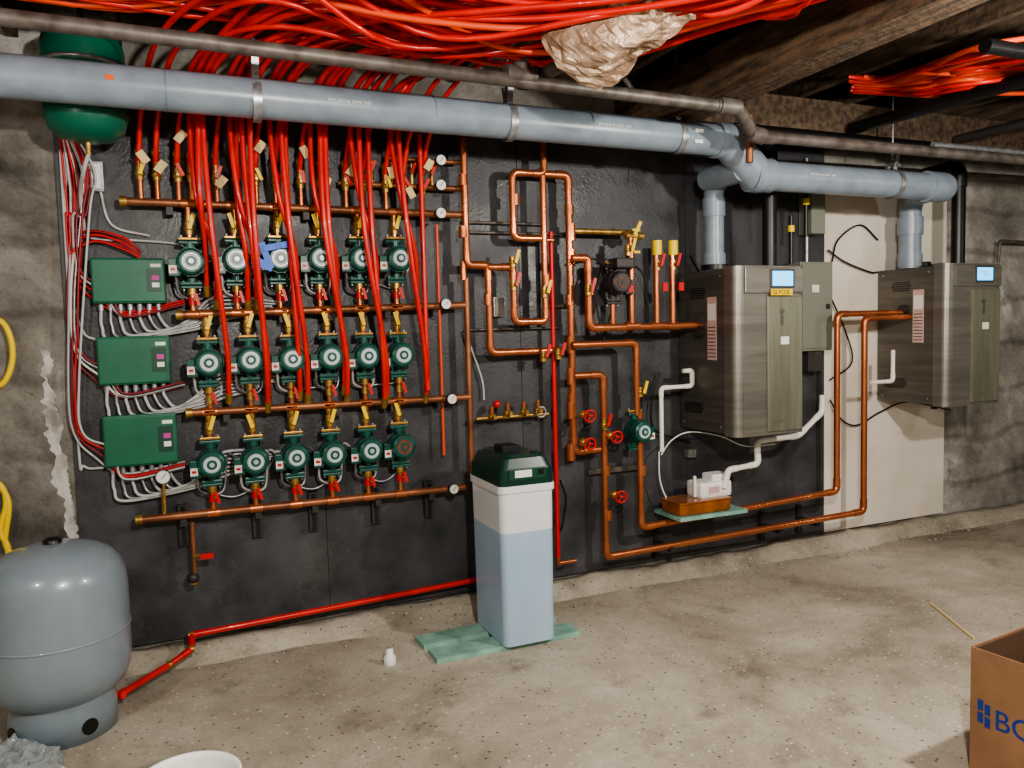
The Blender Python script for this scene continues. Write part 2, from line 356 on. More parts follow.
# ------------------------------------------------------------------ boilers
def boiler(X,zb,H,Wd,label):
    b=B('boiler'); D=.56; y0=-.03
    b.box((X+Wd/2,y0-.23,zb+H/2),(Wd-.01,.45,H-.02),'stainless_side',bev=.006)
    def plan(x0,x1,ya,yb,r):
        pts=[(x0,ya)]
        for k in range(7):
            t=math.pi/2*k/6; pts.append((x0+r-r*math.cos(t),yb+r-r*math.sin(t)))
        for k in range(7):
            t=math.pi/2*k/6; pts.append((x1-r+r*math.sin(t),yb+r-r*math.cos(t)))
        pts.append((x1,ya)); return pts
    s=.4*Wd
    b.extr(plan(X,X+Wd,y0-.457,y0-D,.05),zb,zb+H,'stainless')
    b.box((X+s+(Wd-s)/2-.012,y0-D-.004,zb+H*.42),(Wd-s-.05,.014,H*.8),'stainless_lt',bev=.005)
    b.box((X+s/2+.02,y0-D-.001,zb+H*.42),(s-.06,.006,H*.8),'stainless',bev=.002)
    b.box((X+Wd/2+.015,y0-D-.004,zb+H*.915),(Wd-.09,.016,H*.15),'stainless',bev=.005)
    b.box((X+s*.95+.13,y0-D-.014,zb+H*.925),(.18,.008,.11),'boiler_dark',bev=.002)
    b.box((X+s*.95+.13,y0-D-.019,zb+H*.925),(.15,.003,.085),'screen')
    for k in range(3): b.box((X+s*.95+.12+.01*k,y0-D-.021,zb+H*(.94-.014*k)),(.09-.02*k,.001,.005),'white')
    if label: b.box((X+s*.95+.12,y0-D-.02,zb+H*.845),(.16,.004,.036),'yellow')
    b.box((X+s+.1,y0-D-.0125,zb+H*.08),(.06,.003,.012),'stainless')
    ax=X+s+.12
    b.box((ax,y0-D-.0125,zb+H*.68),(.018,.003,.06),'stainless_side'); b.box((ax,y0-D-.0125,zb+H*.73),(.03,.003,.03),'stainless_side',rot=Ry(math.pi/4))
    b.box((X+s+.14,y0-D-.0125,zb+H*.56),(.06,.003,.045),'label')
    xs=X+.004
    for k in range(5):
        b.box((xs-.002,y0-.2+.0,zb+H*.83+k*.014),(.004,.16-.015*abs(k-2),.006),'black')
        b.box((xs-.002,y0-.15-.0,zb+H*.12+k*.014),(.004,.2-.02*abs(k-2),.006),'black')
    b.box((xs-.001,y0-.34,zb+H*.64),(.003,.085,H*.38),'label_pink'); b.box((xs-.0015,y0-.34,zb+H*.74),(.004,.07,H*.1),'label')
    for k in range(9): b.box((xs-.004,y0-.34,zb+H*.47+k*.022),(.001,.07,.005),'boiler_dark')
    for zz in (.05,.95): 
        for yy in (.05,.42): b.cyl((xs-.004,y0-yy,zb+H*zz),(xs,y0-yy,zb+H*zz),.007,'galv',seg=8)
    zp=zb+H*(.62 if label else .69); b.cyl((xs-.03,-.26,zp),(xs,-.26,zp),.035,'iron',seg=16)
    b.cyl((X+.1,y0-.25,zb+H),(X+.1,y0-.25,zb+H+.03),.085,'black',seg=20)
    b.box((X+Wd/2+.1,y0-.2,zb+H+.01),(.2,.2,.03),'boiler_dark',bev=.005)
    b.cyl((X+.09,y0-.4,zb-.03),(X+.09,y0-.4,zb+.01),.02,'black'); b.cyl((X+.3,y0-.3,zb-.03),(X+.3,y0-.3,zb+.01),.02,'black')
    o=b.done()
    if label: text('GLYCOL',(X+s*.95+.05,y0-D-.0225,zb+H*.833),.034,'black',(math.pi/2,0,0),o,'glycol_lettering')
    return o
boiler(2.93,.94,.99,.52,True); boiler(4.65,1.01,.95,.54,False)
# ------------------------------------------------------------------ pumps
def pump_mesh(b,P,flip=1,rot=0):
    x,z=P.x,P.z; y=-.12
    b.ball((x,y,z),.064,'pump_green',(1.05,.75,1.0),16)
    b.cyl((x,y-.02,z),(x,y-.075,z),.068,'pump_green',seg=20)
    b.cyl((x,y-.075,z),(x,y-.112,z),.066,'pump_green',r2=.06,seg=20)
    b.cyl((x,y-.112,z),(x,y-.118,z),.06,'pump_green',r2=.05,seg=20)
    b.cyl((x,y-.118,z),(x,y-.1195,z),.040,'silver',seg=20); b.cyl((x,y-.1195,z),(x,y-.122,z),.035,'pump_label',seg=20)
    b.cyl((x,y-.122,z),(x,y-.124,z),.024,'pump_green',seg=14); b.cyl((x,y-.124,z),(x,y-.127,z),.012,'silver',seg=10)
    for k in range(12):
        a=k*math.pi/6+.3; b.box((x+.068*math.cos(a),y-.05,z+.068*math.sin(a)),(.008,.05,.006),'pump_green',rot=Ry(-a))
    for sg in (1,-1):
        b.cyl((x,y,z+sg*.05),(x,y,z+sg*.1),.026,'pump_green',seg=12)
        b.box((x,y,z+sg*.097),(.1,.05,.018),'pump_green',bev=.006); b.box((x,y,z+sg*.115),(.096,.046,.014),'brass' if sg>0 else 'pump_green',bev=.004)
        for q in (-.036,.036): b.cyl((x+q,y,z+sg*.085),(x+q,y,z+sg*.132),.006,'galv',seg=6)
    b.box((x-flip*.074,y-.04,z-.025),(.05,.065,.085),'pump_green',bev=.004)
    b.box((x-flip*.08,y-.074,z-.035),(.034,.004,.038),'label'); b.box((x-flip*.08,y-.0765,z-.035),(.02,.002,.012),'red')
def valve(b,x,y,z,col='yellow',side=1,L=.075):
    b.cyl((x,y,z-.03),(x,y,z+.03),.02,'brass',seg=10); b.ball((x,y,z),.023,'brass',seg=10)
    b.cyl((x,y-.02,z),(x,y-.04,z),.008,'brass',seg=8)
    b.box((x+side*.012,y-.043,z+L*.4),(.018,.006,L),col,rot=Ry(side*.3))
AU=[(191,261),(237,259),(281,258),(322,258),(363,258),(401,258)]
BU=[(209,363),(251,360),(293,359),(332,357),(369,356),(404,355)]
CU=[(212,465),(256,462),(297,458),(335,455),(372,451),(405,447)]
Y=-.12
heads=[[(122,201),(462,215)],[(178,315),(466,305)],[(188,413),(470,397)],[(138,520),(466,487)]]
HP=[[W(*h[0],.12),W(*h[1],.12)] for h in heads]
def hz(k,x): a,c=HP[k]; return a.z+(c.z-a.z)*(x-a.x)/(c.x-a.x)
rows=[[W(u,v,.24) for u,v in R] for R in (AU,BU,CU)]
for k,(a,c) in enumerate(HP):
    b=B('copper_manifold'); b.tube([a,c],.019,'copper_dull',14)
    b.cyl(a-V((.01,0,0)),a+V((.02,0,0)),.024,'brass'); 
    xs=[p.x for r in rows[max(0,k-1):k+1] for p in r]
    for x in xs: b.cyl((x-.03,Y,hz(k,x)),(x+.03,Y,hz(k,x)),.023,'copper',seg=12)
    for t in (.12,.33,.5,.7,.88):
        x=a.x+(c.x-a.x)*t; b.box((x,-.07,hz(k,x)-.03),(.03,.1,.05),'iron'); 
        if k==3: b.box((x,-.045,hz(k,x)-.06),(.05,.045,.2),'iron'); b.box((x,-.069,hz(k,x)-.06),(.02,.004,.19),'black')
    b.done()
for ri,R in enumerate(rows):
    for j,p in enumerate(R):
        b=B('circulator_pump'); pump_mesh(b,p); 
        if ri==0 and j==2:
            b.box((p.x-.07,-.25,p.z+.01),(.03,.01,.13),'blue',rot=Ry(-.3)); b.box((p.x-.02,-.256,p.z+.055),(.13,.01,.03),'blue',rot=Ry(-.2)); b.box((p.x-.09,-.256,p.z-.03),(.1,.01,.04),'blue',rot=Ry(.4))
        if ri==2 and j==5: b.ms=['rust' if k in('pump_label','silver') else k for k in b.ms]
        zt=hz(ri,p.x); zb=hz(ri+1,p.x)
        b.cyl((p.x,Y,p.z+.11),(p.x,Y,zt),.0135,'copper',seg=10)
        sd=random.choice((1,1,-1))
        valve(b,p.x,Y,min(p.z+.165,zt-.05),'yellow',sd,.07)
        b.cyl((p.x,Y,p.z+.2),(p.x,Y,p.z+.225),.017,'brass',seg=6)
        b.cyl((p.x,Y,p.z-.11),(p.x,Y,zb),.0135,'copper',seg=10)
        b.cyl((p.x,Y,p.z-.12),(p.x,Y,p.z-.15),.022,'brass',seg=8)
        b.cyl((p.x,Y,p.z-.165),(p.x,Y,p.z-.2),.019,'red' if ri!=1 else 'brass',seg=10)
        b.box((p.x+.02,Y-.035,p.z-.175),(.014,.005,.06),'red',rot=Ry(-.25)); b.cyl((p.x,Y,p.z-.175),(p.x+.01,Y-.035,p.z-.175),.006,'brass',seg=6)
        b.done()
b=B('pump_wiring_conduit')
for ri,R in enumerate(rows):
    for j in range(5):
        p,q=R[j],R[j+1]; z0=p.z-.06
        b.tube(cat([V((p.x-.07,-.15,z0)),V((p.x-.05,-.1,z0-.09)),V((p.x+.05,-.07,z0-.1)),V((q.x-.12,-.07,q.z+.02)),V((q.x-.07,-.13,q.z-.0))]),.0065,'wire_grey' if (j+ri)%2 else 'galv',6)
        if j%2==0: b.tube(cat([V((p.x-.08,-.14,p.z-.05)),V((p.x-.02,-.05,p.z-.15)),V((p.x+.1,-.05,p.z-.12-.04*ri)),V((q.x+.02,-.05,q.z-.14)),V((q.x+.1,-.06,q.z-.02))]),.0065,'galv',6)
b.done()
# ------------------------------------------------------------------ gauges
def gauge(u,v,off,r=.028,stem=(0,0,-.06),name='pressure_gauge'):
    p=W(u,v,off); b=B(name); b.cyl(p+V((0,.025,0)),p,r,'black',seg=20); b.cyl(p,p+V((0,-.004,0)),r*.95,'silver',seg=20); b.cyl(p+V((0,-.004,0)),p+V((0,-.006,0)),r*.82,'label',seg=20)
    b.box(p+V((.003,-.007,.004)),(.003,.001,r*1.1),'black',rot=Ry(.7)); b.cyl(p+V((0,.012,0)),p+V((0,.012,0))+V(stem),.007,'brass',seg=8); b.done()
for u,v in ((441,160),(441,185),(441,213)): gauge(u,v,.2,.028,(0,.07,0))
gauge(446,304,.18,.028,(0,.06,0)); gauge(452,399,.18,.028,(0,.06,0)); gauge(454,489,.18,.028,(0,.06,0)); gauge(163,477,.14,.034,(0,0,-.17))
# ------------------------------------------------------------------ red PEX
b=B('pex_tubing_bundle')
zc=lambda z: min(z,2.945)
RU=random.uniform
def line(x): return .7+.68*(x-.48) if x<1.9 else 1.666+2.0*(x-1.9)
def over(X,s,h):
    pts=[V((2.75,-(line(2.75)+s*.3),2.80+h)),V((2.4,-(line(2.4)+s*.3),2.80+h)),V((2.05,-(line(2.05)+s*.36),2.81+h))]
    x=X+.95+RU(-.1,.15)
    if x<1.75: 
        m=(2.05+x)/2; pts.append(V((m,-(line(m)+s*.42+RU(-.08,.08)),zc(2.80+h+RU(-.05,.05)))))
    o1=RU(.62,1.15); o2=RU(.45,.62)
    pts.append(V((x,-(max(line(min(x,1.9))*.97,o1+.15)+s*.26+RU(-.05,.05)),zc(2.82+h))))
    pts.append(V((X+.42,-(o1+max(0,X-.4)*.3),zc(2.90+h*.8))))
    pts.append(V((X+.13,-o2,zc(2.86+h*.3))))
    return pts
stubs=[140,157,178,191,216,236,256,275,300,320,345,363,385,403,422]
for u in stubs:
    t=W(u,180,.12); X=t.x; z=hz(0,X)
    pts=over(X,RU(-1,1),RU(-.06,.06))+[V((X+.03,-.24,2.66)),V((X,-.13,2.44)),V((X,-.12,z+.2))]
    b.tube(cat(pts,7),.0125,'pex',8)
longs=[(190+40*j,217+40*j,298,.27) for j in range(6)]+[(203+39*j,229+39.5*j,393,.30) for j in range(6)]+[(198,207,285,.3),(236,248,300,.24),(250,268,402,.32),(285,300,390,.25),(325,345,385,.3),(368,385,398,.27)]
for ut,ub,vb,of in longs:
    T=W(ut,128,of); E=W(ub,vb,.15); 
    m1=W(ut+(ub-ut)*.3+RU(-3,3),128+(vb-128)*.4,of+.02); m2=W(ub-2,vb-45,.24)
    pts=over(T.x,RU(-1,1),RU(-.06,.06))+[T+V((.02,-.05,.17)),T,m1,m2,E]
    b.tube(cat(pts,7),.0135,'pex',8); b.cyl(E,V((E.x,-.12,E.z-.05)),.017,'brass',seg=8)
for i in range(20):
    s=RU(-1.2,1.1); h=RU(-.06,.06); X=RU(-.1,1.2)
    pts=over(X,s,h)[:-2]+[V((X+.3,-(.85+.5*random.random()),2.93)),V((X-.2,-(.7+.5*random.random()),2.945)),V((X-.9,-(.6+.8*random.random()),2.93)),V((-2.4,-RU(.4,1.4),2.94))]
    b.tube(cat(pts,6),.0125,'pex' if i%5 else 'pex_orange',8)
b.done()
b=B('pex_tubing_bundle')
for i in range(26):
    s=RU(-1,1); h=RU(-.06,.06)
    q=[G(892+RU(-10,10),86+s*8,2.93),G(925+RU(-10,10),80+s*14+RU(-4,4),2.86),G(970,72+s*20+RU(-6,6),2.82+h*.5),G(1030,66+s*26+RU(-8,8),2.84+h*.5),G(1120,56+s*30,2.86)]
    q=[V((q[0].x-.15,q[0].y+.1,2.955))]+q
    for w_ in q[1:]: w_.z=min(w_.z,2.94)
    b.tube(cat(q,7),.0125,random.choice(('pex','pex_orange')),8)
b.done()
b=B('zone_balancing_valves')
for i,u in enumerate(stubs):
    X=W(u,180,.12).x; z=hz(0,X)
    b.cyl((X,Y,z),(X,Y,z+.1),.0125,'copper',seg=10); b.cyl((X,Y,z+.1),(X,Y,z+.16),.018,'brass',seg=8); b.ball((X,Y,z+.13),.023,'brass',seg=10)
    b.cyl((X,Y,z+.16),(X,Y,z+.25),.0155,'copper',seg=10); b.cyl((X,Y,z+.13),(X,Y-.04,z+.13),.007,'brass',seg=8)
    b.box((X+.012,Y-.043,z+.15),(.016,.005,.06),'red' if i%3 else 'yellow',rot=Ry(RU(-.6,.6)))
    b.cyl((X,Y,z+.22),(X,Y,z+.235),.019,'brass',seg=8)
    if i%4!=3:
        zz=z+.1+RU(-.06,.24); b.box((X+.02,Y-.07,zz),(.036,.002,.058),'tag',rot=Ry(RU(-.7,.7))); 
b.done()
b=B('copper_manifold')
a=W(338,183,.09); c=W(463,190,.09); c.z=a.z; b.tube([a,c],.016,'copper_dull',12)
for u in (352,372,392,412,432):
    X=W(u,185,.09).x; b.cyl((X,-.09,a.z),(X,-.09,a.z+.12),.011,'brass',seg=8); b.box((X,-.13,a.z+.09),(.016,.006,.06),'red',rot=Ry(.4)); b.cyl((X,-.09,a.z+.09),(X,-.13,a.z+.09),.006,'brass',seg=6)
a=W(385,158,.09); c=W(463,162,.09); c.z=a.z; b.tube([a,c],.013,'copper_dull',12)
b.done()
# ------------------------------------------------------------------ controllers
for (u0_,v0,u1,v1) in ((89,257,167,303),(95,337,172,383),(101,417,179,463)):
    a=W(u0_,v0,.11); c=W(u1,v1,.11); b=B('zone_controller'); cx,cz=(a.x+c.x)/2,(a.z+c.z)/2; w,h=c.x-a.x,a.z-c.z
    b.box((cx,-.06,cz),(w,.08,h),'box_green',bev=.012); b.box((cx,-.104,cz),(w*.96,.012,h*.93),'box_green',bev=.005)
    b.box((cx+w*.34,-.111,cz),(w*.2,.004,h*.5),'box_green_dk'); b.box((cx+w*.36,-.1135,cz+h*.06),(w*.1,.002,h*.1),'magenta'); b.box((cx+w*.36,-.1135,cz-h*.1),(w*.1,.002,h*.1),'label')
    b.box((cx+w*.37,-.111,cz+h*.33),(w*.14,.003,h*.07),'label')
    for k in range(7):
        X=a.x+w*(.1+.13*k); b.cyl((X,-.06,c.z),(X,-.06,c.z-.03),.013,'galv',seg=8)
        tx=W(186,0,.06).x+.01
        b.tube(cat([V((X,-.06,c.z-.02)),V((X,-.06,c.z-.06-.008*(6-k))),V((X+.05,-.07,c.z-.12-.008*(6-k))),V((max(X+.1,tx-.06),-.07-.004*k,c.z-.13+.01*k)),V((tx+.06,-.06,c.z-.09+.02*k)),V((tx+.2+.03*k,-.05,c.z-.06+.01*k))]),.0075,'galv' if k%2 else 'wire_grey',7)
    b.done()
b=B('control_wiring')
for i in range(12):
    j=RU(-3,3)
    mat=['red','red_dark','wire_grey','red','white','red_dark','wire_grey','galv','red','red_dark','red_dark','wire_grey'][i]
    k=i%3
    ye=[236,318,398][k]
    pts=[(60+i*1.6,138),(66+i*2.4+j,175),(70+i*1.5+j,215),(66+i*1.2,ye-20),(72+i,ye+35),(92+i*2,ye+62-i),(125,ye+78+j),(185,ye+66+j)]
    b.tube(cat([W(u,v,.05+.004*i) for u,v in pts]),.0055,mat,6)
for i in range(7):
    pts=[(70,235+i*3),(95,230+i*2+RU(-3,3)),(125,238+i*2),(140,252+i)]
    b.tube(cat([W(u,v,.05+.005*i) for u,v in pts]),.005,'red_dark' if i%3 else 'red',6)
for pts in ([(68,160),(66,215),(92,238),(130,240),(178,244),(186,250)],[(64,150),(70,280),(82,330),(96,340)],[(60,150),(78,440),(84,466),(104,468)],[(100,190),(112,225),(150,236)]):
    b.tube(cat([W(u,v,.04) for u,v in pts]),.0065,'wire_grey',6)
b.done()
b=B('electrical_outlet'); p=W(93,177,.03); b.box(p,(.09,.05,.14),'galv',bev=.004); b.box(p+V((0,-.027,0)),(.07,.006,.115),'white',bev=.002)
for s in (.025,-.025): b.box(p+V((0,-.032,s)),(.03,.004,.032),'wire_grey'); b.box(p+V((-.006,-.0345,s)),(.003,.001,.012),'black'); b.box(p+V((.006,-.0345,s)),(.003,.001,.012),'black')
b.done()
b=B('expansion_tank'); p=W(88,143,.3); R=.165; H=.5
b.lathe([(0,0),(.05,.003),(.11,.02),(.15,.055),(R,.11),(R,H-.11),(.15,H-.055),(.1,H-.015),(0,H)],(p.x,-.3,p.z),'tank_green',seg=32)
b.cyl((p.x,-.3,p.z-.05),(p.x,-.3,p.z+.01),.012,'brass'); b.torus((p.x,-.3,p.z+.115),R,.004,'tank_green',(0,0,1),32); b.torus((p.x,-.3,p.z+.32),R+.002,.01,'galv',(0,0,1),32)
b.tube(cat([V((p.x,-.3,p.z-.045)),V((p.x-.03,-.25,p.z-.12)),V((p.x-.06,-.1,p.z-.2)),V((p.x-.06,-.03,p.z-.35))]),.009,'wire_grey')
b.cyl((p.x,-.3,p.z+H),(p.x,-.3,ZC),.012,'iron')
b.done()
# ------------------------------------------------------------------ main copper pipework
b=B('copper_pipework')
def add(px,off,r=.018,mat='copper'): 
    P=run(px,off); b.pipe(P,r,mat,r*2.2); return P
def tee(p,r,axis,mat='copper'): d=V(axis)*r*2.2; b.cyl(p-d,p+d,r*1.18,mat)
add([(463,138),(463,265),(488,268),(488,353),(562,357)],.14,.02)
add([(466,278),(473,472)],.12,.017,'copper_dull')
add([(463,262),(466,280)],.13,.018)
add([(488,267),(513,266),(514,322),(546,326),(546,176)],.16,.019)
add([(543,140),(543,174),(512,174),(515,238),(545,240)],.15,.019)
P=add([(543,174),(568,174),(572,452),(606,452)],.14,.022)
for v in (232,258,345,376,410,452): tee(W(571,v,.14),.022,(0,0,1))
add([(572,231),(634,233)],.14,.017,'brass')
add([(572,258),(588,259),(590,328),(702,325)],.25,.021)
add([(632,328),(632,238)],.25,.018); add([(657,326),(657,252)],.25,.018); add([(673,326),(673,252)],.25,.018)
for u in (632,657,673): tee(W(u,326,.25),.021,(1,0,0))
for u in (657,673):
    p=W(u,250,.25); b.cyl(p,p+V((0,0,.05)),.026,'brass',seg=8); b.cyl(p+V((0,0,-.03)),p+V((0,0,.055)),.03,'yellow',seg=8)
    valve(b,p.x,-.25,p.z-.09,'red',1); b.box((p.x+.02,-.3,p.z-.22),(.035,.01,.05),'red')
p=W(634,236,.2); b.ball(p,.035,'brass'); b.cyl(p-V((.06,0,0)),p+V((.06,0,0)),.02,'brass'); b.box(p+V((0,-.04,.04)),(.02,.01,.09),'yellow',rot=Ry(.5))
for v,s in ((230,0),(252,0)): b.box(W(636,v,.24),(.05,.012,.014),'yellow',rot=Ry(s))
add([(572,345),(636,346),(640,415)],.2,.02)
P=run([(640,440),(645,527),(836,494)],.2); 
xr2=W(837,400,.26).x; yb=P[1].z
b.pipe([V((P[0].x,-.2,W(640,412,.2).z)),V((P[0].x,-.2,yb)),V((xr2,-.26,W(838,491,.26).z)),V((xr2,-.26,W(838,314,.26).z)),V((4.62,-.26,W(838,314,.26).z))],.021,'copper',.05)
P=run([(574,376),(603,377),(612,553)],.16); z2=W(612,556,.16).z; xr3=W(864,420,.3).x; zt=W(864,318,.3).z
b.pipe([P[0],P[1],V((P[1].x,-.16,z2)),V((xr3,-.3,W(866,511,.3).z)),V((xr3,-.3,zt)),V((4.66,-.3,zt+.0))],.021,'copper',.05)
add([(545,240),(553,240)],.14,.012)
add([(476,419),(500,417),(548,411)],.1,.011,'brass')
for u,v in ((492,417),(508,413),(524,412),(538,410)):
    p=W(u,v,.11); b.ball(p,.024,'brass'); b.cyl(p,p+V((0,-.05,0)),.012,'brass'); b.cyl(p+V((0,0,.01)),p+V((0,0,.06)),.012,'copper'); 
p=W(497,404,.12); b.ball(p,.022,'red'); p=W(541,412,.12); b.torus(p,.03,.006,'galv')
for u,v,o,r in ((463,180,.14,.018),(463,232,.14,.018),(488,300,.14,.018),(515,200,.15,.018),(546,280,.16,.018),(569,210,.14,.02),(570,300,.14,.02),(572,398,.14,.02),(642,470,.2,.019),(606,470,.16,.019),(608,515,.16,.019),(590,290,.25,.02)):
    p=W(u,v,o); b.cyl(p-V((0,0,.03)),p+V((0,0,.03)),r*1.35,'copper')
b.done()
b=B('gate_valves')
def wheel(u,v,off,R=.034):
    p=W(u,v,off); b.torus(p,R,.006,'red',(0.2,1,0.1),18); b.ball(p,.011,'red',seg=8)
    for a in (0,2.1,4.2): b.cyl(p,p+V((R*math.cos(a),0,R*math.sin(a))),.004,'red',seg=6)
    b.cyl(p,p+V((0,.07,0)),.007,'brass',seg=8); b.ball(p+V((0,.08,0)),.028,'brass',seg=10)
for q in ((590,416,.24),(617,437,.24),(621,497,.26),(590,444,.24)): wheel(*q)
for u,v,o in ((515,285,.2),(545,356,.2),(560,354,.2),(590,290,.3),(606,425,.22)):
    p=W(u,v,o); valve(b,p.x,p.y+.02,p.z,'red',1)
for u,v,o in ((514,262,.2),(546,292,.2),(630,250,.27),(642,392,.23)):
    p=W(u,v,o); valve(b,p.x,p.y+.02,p.z,'yellow',1)
b.done()
for (u,v,o) in ((645,432,.3),(623,282,.34)):
    p=W(u,v,o); b=B('circulator_pump'); q=V((p.x,-.12,p.z)); pump_mesh(b,q,-1)
    if v<300:
        b.ms=[{'pump_green':'iron','pump_label':'rust','silver':'black','label':'red'}.get(k,k) for k in b.ms]
    b.v=[w+V((0,-(o-.24),0)) for w in b.v]
    if v<300: b.box((p.x+.03,p.y+.06,p.z+.11),(.12,.1,.06),'iron',bev=.01); b.cyl((p.x,p.y+.12,p.z-.1),(p.x,p.y+.12,W(623,325,.22).z),.016,'copper')
    b.done()
b=B('pex_riser')
P=run([(428,390),(427,135)],.18); b.tube([P[0],P[1]],.014,'pex')
P=run([(558,557),(553,232)],.12); b.tube(P,.014,'red'); 
P=run([(444,455),(446,225)],.1); b.tube(P,.008,'pex_orange')
b.done()
b=B('copper_drop'); P=run([(192,522),(193,574)],.12); b.pipe(P,.012,'copper_dull'); q=W(193,578,.12); b.ball(q,.03,'iron'); b.cyl(q,q+V((0,0,-.03)),.02,'brass'); b.box(W(207,556,.16),(.06,.012,.025),'red'); b.cyl(W(193,556,.12),W(205,556,.16),.01,'brass')
P=run([(163,490),(165,517)],.12); b.cyl(P[0],P[1],.009,'brass'); b.done()
b=B('mounting_strut')
for (u0_,v0,u1,v1,r) in ((465,222,545,226,.009),(465,232,560,236,.009),(468,330,560,332,.007),(548,306,575,309,.012)):
    a=W(u0_,v0,.05); c=W(u1,v1,.05); c.z=a.z; b.cyl(a,c,r,'steel_pipe')
a=W(588,472,.05); c=W(640,470,.05); c.z=a.z; b.box((a+c)/2,(c.x-a.x,.03,.03),'steel_pipe')
for u,v in ((662,545),(768,527),(805,520)):
    a=W(u,v,.1); b.box((a.x,-.12,a.z+.0),(.03,.2,.03),'iron'); b.box((a.x,-.04,a.z),(.035,.02,.2),'iron')
b.done()
b=B('pex_supply_line')
z1=W(192,632,.08).z; x1=W(192,650,.12).x
pts=[V((-.30,-.50,.06)),G(118,696,.05),V((x1-.1,-.27,.07)),V((x1,-.2,.10)),V((x1,-.12,z1)),V((W(472,580,.08).x+.1,-.08,W(472,580,.08).z))]
b.pipe(pts,.015,'pex',.03,collar='red')
for q in pts[2:5]: b.cyl(q-V((.012,0,.0)),q+V((.012,0,0)),.019,'brass')
b.pipe([V((W(558,557,.12).x,-.12,W(558,557,.12).z)),V((W(558,557,.12).x,-.12,W(558,560,.12).z-.02)),V((W(576,560,.12).x,-.12,W(558,560,.12).z-.02))],.012,'copper',.02)
b.done()
# ------------------------------------------------------------------ condensate
b=B('condensate_piping'); 
add([(683,371),(692,371),(692,386),(661,388),(659,452)],.2,.0135,'white_pvc')
P=[W(822,395,.3),W(822,412,.3),W(798,436,.3),W(757,441,.3),W(758,464,.3),W(728,470,.3),W(724,488,.3)]
b.pipe(P,.018,'white_pvc',.04)
add([(893,350),(893,381),(871,384)],.35,.0135,'white_pvc')
b.tube(cat([W(659,452,.2),W(660,480,.15),W(668,500,.15),W(680,505,.15)]),.005,'white',6)
b.tube(cat([W(661,455,.2),W(672,440,.2),W(690,432,.2),W(720,436,.2),W(745,446,.25),W(775,444,.3)]),.004,'white',6)
b.done()
b=B('condensate_pump'); p=W(711,488,.24); p2=W(697,497,.25)
b.box((p.x,-.22,p.z+.0),(.24,.15,.1),'white',bev=.02); b.box((p.x+.05,-.22,p.z+.065),(.13,.11,.05),'white',bev=.012); b.box((p.x-.02,-.297,p.z),(.08,.003,.04),'label_pink')
b.box((p2.x,-.24,p.z-.09),(.38,.2,.08),'amber',bev=.02); b.box((p2.x,-.24,p.z-.052),(.39,.21,.012),'amber',bev=.004)
b.box((p2.x+.05,-.22,p.z-.142),(.5,.28,.022),'teal_wood'); b.box((p2.x+.05,-.1,p.z-.168),(.4,.16,.03),'iron')
b.cyl((p.x-.13,-.25,p.z-.04),(p.x-.13,-.25,p.z+.09),.01,'white'); b.done()
b=B('electrical_panel'); a=W(797,262,.12); c=W(829,350,.12); cx,cz=(a.x+c.x)/2,(a.z+c.z)/2; w,h=c.x-a.x,a.z-c.z
b.box((cx,-.09,cz),(w,.12,h),'panel_grey',bev=.004); b.box((cx,-.155,cz),(w*.92,.01,h*.94),'panel_grey',bev=.002); b.box((cx+w*.3,-.165,cz),(.02,.02,.03),'iron')
b.box((cx-.02,-.162,cz+h*.2),(.06,.002,.05),'label'); b.cyl((cx,-.06,a.z),(cx,-.06,2.7),.012,'galv'); b.done()
b=B('junction_box'); p=W(813,212,.1); b.box((p.x,-.09,p.z),(.12,.12,.3),'panel_grey',bev=.004)
p=W(812,352,.1); b.box((p.x,-.08,p.z-.06),(.12,.1,.14),'boiler_dark',bev=.004); p=W(822,336,.12); b.box(p,(.04,.03,.06),'orange')
for k,(u,v) in enumerate(((806,205),(791,232))): 
    q=W(u,v,.3); b.cyl(q-V((0,0,.2)),q+V((0,0,.1)),.014,'black'); b.cyl(q+V((0,0,.0)),q+V((0,0,.04)),.022,'yellow')
b.done()
b=B('loose_cables')
for px,mat,o in (([(828,250),(845,262),(870,272),(878,272)],'black',.05),([(832,300),(845,330),(852,362),(830,380)],'black',.05),([(878,240),(860,225),(838,240),(832,262)],'black_matte',.04),
   ([(560,480),(566,500),(560,530),(556,470)],'black',.1),([(650,300),(640,270),(610,262),(596,290),(600,325)],'black',.2),([(660,372),(652,400),(655,430),(690,442)],'black',.06),
   ([(830,400),(842,420),(858,425),(880,412),(908,402),(950,410)],'black',.05),
   ([(465,330),(470,345),(482,380),(484,400)],'wire_grey',.05),([(690,255),(712,300),(700,330)],'black',.06),([(575,262),(600,262),(612,300),(604,340)],'black',.1)):
    b.tube(cat([W(u,v,o) for u,v in px]),.006,mat,6)
b.tube([W(632,85,.6),W(628,185,.1)],.002,'black_matte',5)
b.done()
b=B('electrical_box_small')
p=W(498,307,.05); b.box(p,(.07,.05,.11),'galv',bev=.003); b.box(p+V((0,-.027,0)),(.06,.004,.1),'steel_pipe'); p=W(690,453,.06); b.box(p,(.06,.05,.05),'galv'); b.done()
b=B('steel_conduit'); b.pipe([W(1040,243,.1),W(1000,241,.1),W(998,262,.1)],.012,'steel_pipe'); b.done()
